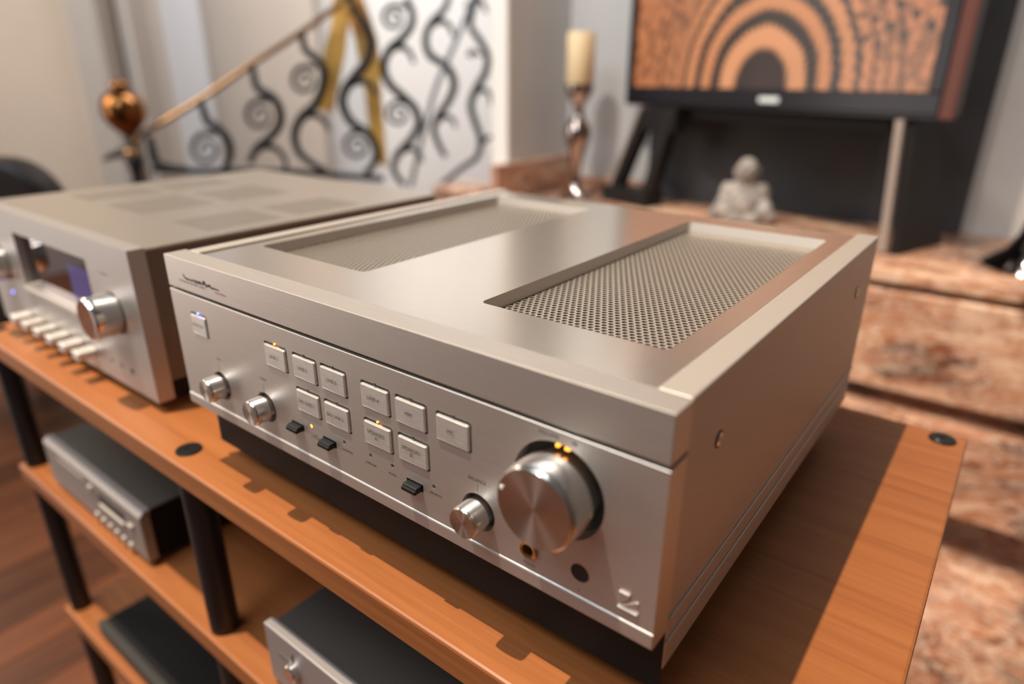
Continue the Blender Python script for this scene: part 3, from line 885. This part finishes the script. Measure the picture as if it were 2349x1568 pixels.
# side panels, rear, top
for s, xa, xb in ((0, 0.0040, 0.0185), (1, 0.4215, 0.4394)):
    sp_ = part('side_panel', MB().box(xa, xb, 0.0190, 0.4250, 0.0300, ZT), M['blasted'], am, 0.0012, 3)
    for zz in (0.0655, 0.0500):
        if s: part('ridge', MB().box(xb - 0.0002, xb + 0.0012, 0.0194, 0.4235, zz - 0.0012, zz + 0.0012), M['blasted'], sp_, 0.0009, 2)
        else: part('ridge', MB().box(xa - 0.0009, xa + 0.0002, 0.0194, 0.4235, zz - 0.0008, zz + 0.0008), M['blasted'], sp_, 0.0004, 1)
    if s:
        for (yy, zz) in ((0.0607, 0.1531), (0.3691, 0.1545)):
            part('screw', MB().lathe([(0.0040, -0.0005), (0.0040, 0.0006), (0.0030, 0.0010), (0.0016, 0.0010), (0.0014, 0.0002)], (xb, yy, zz), 'x', 20), M['knob_side'], sp_, smooth=True)
            part('screw_seat', MB().lathe([(0.0050, -0.0004), (0.0050, 0.0003)], (xb, yy, zz), 'x', 20), M['inner'], sp_)
part('rear_panel', MB().box(0.0190, 0.4210, 0.4180, 0.4240, 0.0300, 0.1905), M['blasted'], am, 0.001)

VENTS = [(0.0335, 0.1640), (0.2755, 0.4055)]
VY0, VY1 = 0.0660, 0.3860
plate = MB().box(0.0193, 0.4207, 0.0196, 0.4172, 0.1826, 0.1915)
cut = MB()
for (va, vb) in VENTS:
    cut.prism(rrect(va, vb, VY0, VY1, 0.005, 6), 'z', 0.17, 0.20)
    tp = rrect(va + 0.0001, vb - 0.0001, VY0 + 0.0001, VY1 - 0.0001, 0.005, 6); bt_ = rrect(va + 0.0008, vb - 0.0008, VY0 + 0.0008, VY1 - 0.0032, 0.0045, 6)
    n_ = len(tp)
    part('vent_surround', MB().add([(p[0], p[1], 0.1914) for p in tp] + [(p[0], p[1], 0.1824) for p in bt_], [(k, (k + 1) % n_, n_ + (k + 1) % n_, n_ + k) for k in range(n_)]), M['blasted'], am, smooth=True, ang=40)
part('top_plate', bool_cut(plate, cut), M['plate'], am)
part('seam_filler', MB().box(0.0187, 0.0192, 0.0195, 0.4175, 0.180, 0.1890).box(0.4208, 0.4213, 0.0195, 0.4175, 0.180, 0.1890), M['inner'], am)

# perforated grilles: staggered round holes, real openings
PX = 0.0048
PY = PX * math.sqrt(3) / 2
RO = PX / math.sqrt(3)
for (va, vb) in VENTS:
    g = MB()
    vs, fs = [], []
    ny = int((VY1 - VY0 + 0.006) / PY) + 1
    nx = int((vb - va + 0.006) / PX) + 1
    for j in range(ny):
        for i in range(nx):
            cx = va - 0.003 + i * PX + (PX / 2 if j % 2 else 0); cy = VY0 - 0.003 + j * PY
            n0 = len(vs)
            for k in range(12):
                a = math.radians(30 * k)
                ro = RO * math.cos(math.radians(30)) if k % 2 == 0 else RO
                vs.append((cx + ro * math.cos(a), cy + ro * math.sin(a), 0.1822))
            for zz in (0.1822, 0.1810):
                for k in range(12):
                    a = math.radians(30 * k)
                    vs.append((cx + 0.00178 * math.cos(a), cy + 0.00178 * math.sin(a), zz))
            for k in range(12):
                k2 = (k + 1) % 12
                fs.append((n0 + k, n0 + k2, n0 + 12 + k2, n0 + 12 + k))
                fs.append((n0 + 12 + k, n0 + 12 + k2, n0 + 24 + k2, n0 + 24 + k))
    me = bpy.data.meshes.new('vent_grille'); me.from_pydata(vs, [], fs)
    part('vent_grille', me, M['grille'], am)
part('inner_chassis', MB().box(0.0195, 0.4205, 0.0205, 0.4170, 0.0605, 0.168), M['inner'], am)
part('base_pan', MB().box(0.0190, 0.4210, 0.0205, 0.4120, 0.0150, 0.0600), M['black'], am, 0.001)
part('skirt', MB().box(0.0015, 0.4390, 0.0182, 0.0190, 0.0150, 0.0602), M['black'], am)
for fx in (0.052, 0.388):
    for fy in (0.070, 0.370):
        part('foot', MB().lathe([(0.024, 0.0), (0.0245, 0.004), (0.0225, 0.0149)], (fx, fy, 0), 'z', 32), M['plastic'], am, smooth=True)


def push_button(x0, z0, w, h, text, lit, tsize=0.0036, ledmat=None, prot=0.0010):
    a, b, c, d = x0 + 0.0007, x0 + w - 0.0017, z0 + 0.0007, z0 + h - 0.0019
    mb = MB().prism(rrect(a, b, c, d, 0.0013, 5), 'y', -prot, 0.0050)
    mb.v = [(x_, y_ - (0.0006 * (1 - (2 * (x_ - a) / (b - a) - 1) ** 2) if y_ < 0 else 0.0), z_) for (x_, y_, z_) in mb.v]   # crowned face
    o = part('push_button', mb, M['button'], am, 0.0008, 3)
    if text:
        t = text_mesh(text, tsize, (a + b) / 2 - 0.0005, -prot - 0.00072, (c + d) / 2 + 0.0002)
        part('legend', t, M['print'], o)
    part('gap_shade', MB().box(x0 + 0.0002, x0 + w - 0.0002, 0.0052, 0.0058, z0 + 0.0002, z0 + h - 0.0002), M['inner'], o)  # black plate stands in for the shade in the gap round the button
    xc = (x0 + x0 + w) / 2
    part('indicator', MB().lathe([(0.00065, -0.0006), (0.00065, 0.0022)], (xc, 0, z0 + h + 0.0001), 'y', 12), ledmat or (M['amber'] if lit else M['led_off']), o)
    return o


for (s, bx0, bz0, on) in BTN:
    push_button(bx0, bz0, BWID, BHGT, s, on, 0.0037 if '\n' in s or 'BAL' in s else 0.0039)
pb = push_button(PBX, PBZ, 0.0240, 0.0190, 'OPERATION', 1, 0.0031, M['blue'])
for (sx, sz) in SLD:
    o = part('slide_switch', MB().prism([(0.004, sz - 0.0022), (-0.0062, sz - 0.0022), (-0.0062, sz + 0.0002), (-0.0050, sz + 0.0006), (-0.0050, sz + 0.0014), (-0.0040, sz + 0.0020), (0.004, sz + 0.0020)], 'x', sx - 0.0062, sx + 0.0058), M['plastic'], am, 0.0003, 1)
    part('switch_slot', MB().box(sx - 0.0071, sx + 0.0071, 0.0040, 0.0049, sz - 0.0025, sz + 0.0029), M['inner'], o)
for (lx, lz, on) in LEDH:
    part('pilot_lamp', MB().lathe([(0.0014, 0.0006 if on else 0.0018), (0.0014, 0.0029)], (lx, 0, lz), 'y', 16), M['amber'] if on else M['led_off'], am)


def knob(name, x, z, r, prot, groove, facemat, sidemat, inset=0.006):
    o = part(name, MB().lathe([(r * 0.94, inset), (r * 0.94, -prot * 0.10), (r, -prot * 0.16), (r, -prot * 0.86), (r * 0.985, -prot * 0.90), (r * 0.93, -prot * 0.955)], (x, 0, z), 'y', 64), sidemat, am, smooth=True, ang=25)
    fc = MB().lathe([(r * 0.93, 0.0), (r * 0.92, -prot * 0.022), (r * 0.02, prot * 0.02)], (0, 0, 0), 'y', 64)
    me_ = fc.mesh('cap')
    f = bpy.data.objects.new('face', me_); link(f); me_.materials.append(facemat)
    f.parent = o
    f.location = Vector((x, -prot * 0.958, z)) - am.location
    me_.polygons.foreach_set('use_smooth', [True] * len(me_.polygons))
    me_.set_sharp_from_angle(angle=math.radians(30))
    return o


for i, (kx, kz) in enumerate(KN):
    k_ = knob('tone_knob' if i < 2 else 'balance_knob', kx, kz, 0.0099, 0.0145, 0, M['knob_face'], M['knob_side'])
    part('knob_well', MB().lathe([(0.0120, 0.0072), (0.0120, 0.0088)], (kx, 0, kz), 'y', 40), M['groove'], k_)
    part('pointer_line', MB().box(kx - 0.00018, kx + 0.00018, -0.00006, 0.0001, kz + 0.0128, kz + 0.0190), M['print_soft'], am)
vk = knob('volume_knob', VX, VZ, 0.0236, 0.0215, 0, M['knob_face'], M['knob_side'], 0.010)
part('index_dot', MB().lathe([(0.0013, -0.0212), (0.0011, -0.0218)], (VX - 0.0190, 0, VZ + 0.0058), 'y', 16), M['white_dot'], vk)
part('knob_well', MB().lathe([(0.0275, 0.0104), (0.0275, 0.0118)], (VX, 0, VZ), 'y', 64), M['groove'], vk)
for dx, ww in ((-0.0010, 0.0022), (0.0048, 0.0030)):
    part('index_lamp', MB().box(VX + dx - ww / 2, VX + dx + ww / 2, 0.0002, 0.0030, VZ + 0.0248, VZ + 0.0268), M['amber_soft'], vk, 0.0004, 1)

jk = part('phones_jack', MB().lathe([(0.0056, 0.0055), (0.0056, -0.0014), (0.0050, -0.0020), (0.0036, -0.0016), (0.0032, 0.004), (0.0030, 0.0052)], (0.3645, 0, 0.0854), 'y', 40, caps=False), M['gold'], am, smooth=True, ang=40)
part('jack_hole', MB().lathe([(0.0033, 0.0030), (0.0033, 0.0050)], (0.3645, 0, 0.0854), 'y', 24), M['inner'], jk)
part('remote_window', MB().lathe([(0.0055, 0.0004), (0.0055, 0.0028)], (0.3970, 0, 0.0861), 'y', 32), M['ir'], am)
part('remote_mark', MB().lathe([(0.0005, -0.00006), (0.0005, 0.0001)], (0.3970, 0, 0.0752), 'y', 12), M['print'], am)
# embossed maker's mark at lower right
part('emblem', MB().prism([(0.4203, 0.0816), (0.4203, 0.0886), (0.4262, 0.0886), (0.4262, 0.0858), (0.4216, 0.0816)], 'y', -0.0011, 0.0002), M['front_alu'], am, 0.0003, 1)
part('emblem', MB().prism([(0.4200, 0.0772), (0.4200, 0.0790), (0.4312, 0.0790), (0.4312, 0.0772)], 'y', -0.0011, 0.0002), M['front_alu'], am, 0.0003, 1)
part('emblem', MB().prism([(0.4226, 0.0800), (0.4296, 0.0858), (0.4310, 0.0858), (0.4310, 0.0832), (0.4266, 0.0800)], 'y', -0.0006, 0.0002), M['front_alu'], am, 0.0002, 1)

YT = -0.00006


def legend(s, size, x, z, m='print', align='CENTER', **kw):
    return part('legend', text_mesh(s, size, x, YT, z, align, **kw), M[m], am)


legend('LINE\nSTRAIGHT', 0.0022, 0.1782, 0.0890, 'print_soft')
legend('LOUDNESS', 0.0023, 0.2122, 0.0901)
legend('SUBSONIC', 0.0023, 0.2362, 0.0892)
legend('MONO', 0.0023, 0.2565, 0.0894)
legend('SEPARATE', 0.0023, 0.2945, 0.0905)
legend('BALANCE', 0.0030, 0.3276, 0.1142)
legend('PHONES', 0.0022, 0.3646, 0.0751, 'print_soft')
legend('VOLUME', 0.0032, 0.3752, 0.1606)
legend('dB', 0.0030, 0.3904, 0.1606)
legend('BASS', 0.0027, 0.0590, 0.1166, 'print_soft')
legend('TREBLE', 0.0027, 0.1200, 0.1169, 'print_soft')
legend('INTEGRATED AMPLIFIER  L-590AX', 0.0026, 0.0190, 0.1747, 'print_soft', 'LEFT')
legend('Special Edition', 0.0026, 0.0712, 0.1745, 'print_red', 'LEFT', shear=0.2)
# brush-script maker's signature reading Luxman
sig = MB()


def stroke(pts, r=0.00042):
    n = len(pts)
    sig.tube([(0.0262 + 1.03 * p[0], -0.0001, 0.1766 + 0.62 * p[1]) for p in pts], [1.35 * r * (0.7 + 0.5 * math.sin(3.1 * k / max(1, n - 1))) for k in range(n)], 6, 4)


stroke([(0.0000, 0.0068), (0.0012, 0.0048), (0.0024, 0.0030), (0.0046, 0.0020), (0.0075, 0.0018), (0.0105, 0.0018)], 0.0006)      # L
stroke([(0.0100, 0.0036), (0.0103, 0.0018), (0.0122, 0.0014), (0.0138, 0.0034), (0.0141, 0.0016), (0.0158, 0.0014)])     # u
stroke([(0.0160, 0.0042), (0.0190, 0.0008), (0.0205, 0.0012)], 0.0006); stroke([(0.0198, 0.0042), (0.0166, 0.0004)], 0.0005)        # x
stroke([(0.0208, 0.0014), (0.0216, 0.0034), (0.0222, 0.0012), (0.0234, 0.0034), (0.0240, 0.0012), (0.0252, 0.0034), (0.0260, 0.0014), (0.0278, 0.0016)], 0.0005)   # m
stroke([(0.0278, 0.0014), (0.0292, 0.0042), (0.0302, 0.0052), (0.0316, 0.0040), (0.0326, 0.0012), (0.0345, 0.0010)], 0.0007); stroke([(0.0284, 0.0022), (0.0318, 0.0024)], 0.0005)   # a
stroke([(0.0345, 0.0010), (0.0356, 0.0034), (0.0364, 0.0012), (0.0382, 0.0034), (0.0392, 0.0010), (0.0416, 0.0006), (0.0450, 0.0010), (0.0500, 0.0006)], 0.0005)   # n and tail
sig.v = [(x_, min(max(y_, -0.00016), 0.0), z_) for (x_, y_, z_) in sig.v]
part('signature', sig, M['print'], am)

# ------------------------------------------------------------------ receiver standing left of the amplifier
RX0, RX1, RY, RZ0, RZ1 = -0.560, -0.1205, 0.020, 0.012, 0.172
rv = thing('receiver', (-0.34, 0.25, 0.0), 'champagne silver receiver with dark display window and six buttons left of the amplifier', 'receiver')
base = MB().box(RX0, RX1, RY, RY + 0.017, RZ0, RZ1)
cut = MB().prism(rrect(-0.436, -0.226, 0.080, 0.147, 0.002), 'y', RY - 0.004, RY + 0.010)
for hx in (-0.2165, -0.1935, -0.1690):
    cut.lathe([(0.0035 if hx > -0.18 else 0.0026, -0.004), (0.0035 if hx > -0.18 else 0.0026, 0.004)], (hx, RY, 0.0348), 'y', 20)
part('fascia', bool_cut(base, cut), M['silver2'], rv)
part('lid', MB().box(RX0 + 0.004, RX1 - 0.0030, RY + 0.0172, 0.440, RZ1 - 0.0045, RZ1 - 0.0015), M['lid'], rv, 0.0008)
part('side_panel', MB().box(RX0 + 0.004, RX0 + 0.008, RY + 0.0172, 0.440, 0.030, RZ1 - 0.0047), M['case_brown'], rv, 0.0008)
part('side_panel', MB().box(RX1 - 0.007, RX1 - 0.0030, RY + 0.0172, 0.440, 0.030, RZ1 - 0.0047), M['case_brown'], rv, 0.0008)
part('rear_panel', MB().box(RX0 + 0.0082, RX1 - 0.0072, 0.436, 0.440, 0.030, RZ1 - 0.0047), M['case_brown'], rv)
part('base_pan', MB().box(RX0 + 0.01, RX1 - 0.008, RY + 0.0175, 0.430, 0.012, 0.0298), M['black'], rv)
for fx in (-0.51, -0.17):
    for fy in (0.075, 0.39):
        part('foot', MB().lathe([(0.018, 0.0), (0.018, 0.0118)], (fx, fy, 0), 'z', 28), M['plastic'], rv, smooth=True)
dsp = part('display', MB().box(-0.4355, -0.2265, RY + 0.0085, RY + 0.0098, 0.0805, 0.1465), M['glass'], rv)
part('lit_area', MB().box(-0.305, -0.2300, RY + 0.0080, RY + 0.0084, 0.084, 0.128), M['bluescreen'], dsp)
part('display_ledge', MB().box(-0.436, -0.226, RY - 0.0035, RY - 0.0001, 0.0735, 0.0795), M['blasted'], rv, 0.001)


def rknob(x):
    o = part('rotary_knob', MB().lathe([(0.0215, 0.001), (0.0215, -0.002), (0.0222, -0.004), (0.0222, -0.024), (0.0205, -0.0265), (0.0185, -0.0268), (0.0005, -0.0255)], (x, RY - 0.0006, 0.0985), 'y', 56), M['chrome'], rv, smooth=True, ang=28)
    part('knob_ring', MB().lathe([(0.0228, 0.0), (0.0228, -0.0005)], (x, RY, 0.0985), 'y', 48), M['groove'], o)
    return o


rknob(-0.1785); rknob(-0.500)
for k in range(6):
    bx_ = -0.4575 + k * 0.0386
    o = part('function_button', MB().prism(rrect(bx_ - 0.0095, bx_ + 0.0095, 0.0285, 0.0395, 0.0035), 'y', RY - 0.0195, RY + 0.0005), M['button'], rv, 0.0012, 2)
part('pilot_lamp', MB().lathe([(0.0014, -0.0006), (0.0014, 0.001)], (-0.4985, RY, 0.0584), 'y', 16), M['blue'], rv)
for hx in (-0.2165, -0.1935, -0.1690):
    part('socket', MB().lathe([(0.0034 if hx > -0.18 else 0.0025, 0.002), (0.0034 if hx > -0.18 else 0.0025, 0.0038)], (hx, RY, 0.0348), 'y', 20), M['inner'], rv)
legend_r = part('legend', text_mesh('VOLUME', 0.0042, -0.186, RY - 0.00006, 0.1385), M['print_soft'], rv)
# slotted vents in the lid
for (va, vb) in ((-0.512, -0.440), (-0.398, -0.298), (-0.228, -0.148)):
    for (ya, yb) in ((0.118, 0.215), (0.232, 0.330)):
        sl = MB()
        n_ = int((yb - ya) / 0.0056)
        for k in range(n_):
            yy = ya + k * 0.0056
            sl.box(va, vb, yy, yy + 0.0024, RZ1 - 0.0022, RZ1 - 0.00135)
        part('vent_slots', sl, M['slots'], rv)

# ------------------------------------------------------------------ components on the lower shelves
Z2 = levels[1]
cp_ = thing('disc_player', (-0.32, 0.12, Z2), 'slim silver-fronted disc player with dark lid on the middle shelf', 'disc player')
CX0, CX1, CY = -0.462, -0.180, -0.005
part('fascia', MB().box(CX0, CX1, CY, CY + 0.012, Z2 + 0.008, Z2 + 0.0705), M['silver_shaded'], cp_, 0.0012)
part('top_trim', MB().prism([(CY + 0.0005, Z2 + 0.0708), (CY + 0.0125, Z2 + 0.0708), (CY + 0.0125, Z2 + 0.0760), (CY + 0.006, Z2 + 0.0760)], 'x', CX0, CX1), M['silver_shaded'], cp_)
part('lid', MB().box(CX0 + 0.002, CX1 - 0.002, CY + 0.0126, 0.27, Z2 + 0.0725, Z2 + 0.0755), M['darktop'], cp_, 0.0008)
part('case', MB().box(CX0 + 0.003, CX1 - 0.003, CY + 0.0126, 0.268, Z2 + 0.008, Z2 + 0.0723), M['black'], cp_)
for fx in (CX0 + 0.03, CX1 - 0.03):
    for fy in (0.03, 0.23):
        part('foot', MB().lathe([(0.012, 0.0), (0.012, 0.0079)], (fx, fy, Z2), 'z', 24), M['plastic'], cp_, smooth=True)
part('disc_tray', MB().box(-0.2935, -0.2265, CY - 0.0025, CY + 0.001, Z2 + 0.0365, Z2 + 0.0430), M['blasted'], cp_, 0.001)
part('tray_slot', MB().box(-0.296, -0.224, CY - 0.0004, CY + 0.001, Z2 + 0.0440, Z2 + 0.0575), M['groove'], cp_)
part('eject_button', MB().prism(rrect(-0.2150, -0.2035, Z2 + 0.0430, Z2 + 0.0500, 0.0015), 'y', CY - 0.003, CY + 0.001), M['blasted'], cp_, 0.0006)
for k in range(6):
    px_ = -0.3150 + k * 0.0183
    part('key', MB().lathe([(0.0046, 0.001), (0.0046, -0.0020), (0.0040, -0.0028), (0.0005, -0.0028)], (px_, CY, Z2 + 0.0150 - 0.0006 * k), 'y', 24), M['blasted'], cp_, smooth=True, ang=30)
part('key', MB().lathe([(0.0046, 0.001), (0.0046, -0.0020), (0.0040, -0.0028), (0.0005, -0.0028)], (-0.3159, CY, Z2 + 0.0555), 'y', 24), M['blasted'], cp_, smooth=True, ang=30)
part('nameplate', MB().box(-0.418, -0.338, CY - 0.0006, CY + 0.0005, Z2 + 0.0560, Z2 + 0.0605), M['blasted'], cp_)

pw = thing('power_amplifier', (0.26, 0.14, Z2), 'dark-lidded component with pale grey front and selector knob below the amplifier', 'component')
PX0, PX1, PYF = 0.0705, 0.480, -0.008
part('fascia', MB().box(PX0, PX1, PYF, PYF + 0.010, Z2 + 0.006, Z2 + 0.0738), M['silver4'], pw, 0.0012)
part('lid', MB().box(PX0 + 0.004, PX1 - 0.004, PYF + 0.0102, 0.30, Z2 + 0.006, Z2 + 0.0712), M['darktop'], pw, 0.001)
for fx in (PX0 + 0.05, PX1 - 0.05):
    for fy in (0.03, 0.26):
        part('foot', MB().lathe([(0.015, 0.0), (0.015, 0.0059)], (fx, fy, Z2), 'z', 24), M['plastic'], pw, smooth=True)
sk = part('selector_knob', MB().lathe([(0.0085, 0.001), (0.0085, -0.0052), (0.0074, -0.0066), (0.0005, -0.0066)], (0.1120, PYF, Z2 + 0.0425), 'y', 40), M['chrome'], pw, smooth=True, ang=28)
part('pointer', MB().box(0.1113, 0.1127, PYF - 0.0008, PYF + 0.0002, Z2 + 0.0525, Z2 + 0.0610), M['groove'], pw)
part('nameplate', MB().box(0.090, 0.104, PYF - 0.0005, PYF + 0.0005, Z2 + 0.0475, Z2 + 0.0500), M['print_soft'], pw)

Z3 = levels[2]
bp = thing('black_component', (-0.22, 0.14, Z3), 'wide black component with grey front edge on the bottom visible shelf', 'component')
BX0, BX1, BYF = -0.450, -0.020, -0.008
part('fascia', MB().box(BX0, BX1, BYF, BYF + 0.012, Z3 + 0.006, Z3 + 0.030), mat('charcoal_fascia', (0.040, 0.040, 0.036), 0.1, 0.5), bp, 0.002)
part('lid', MB().box(BX0 + 0.002, BX1 - 0.002, BYF + 0.0122, 0.33, Z3 + 0.006, Z3 + 0.029), M['black'], bp, 0.002)
for fx in (BX0 + 0.05, BX1 - 0.05):
    for fy in (0.03, 0.28):
        part('foot', MB().lathe([(0.015, 0.0), (0.015, 0.0059)], (fx, fy, Z3), 'z', 24), M['plastic'], bp, smooth=True)
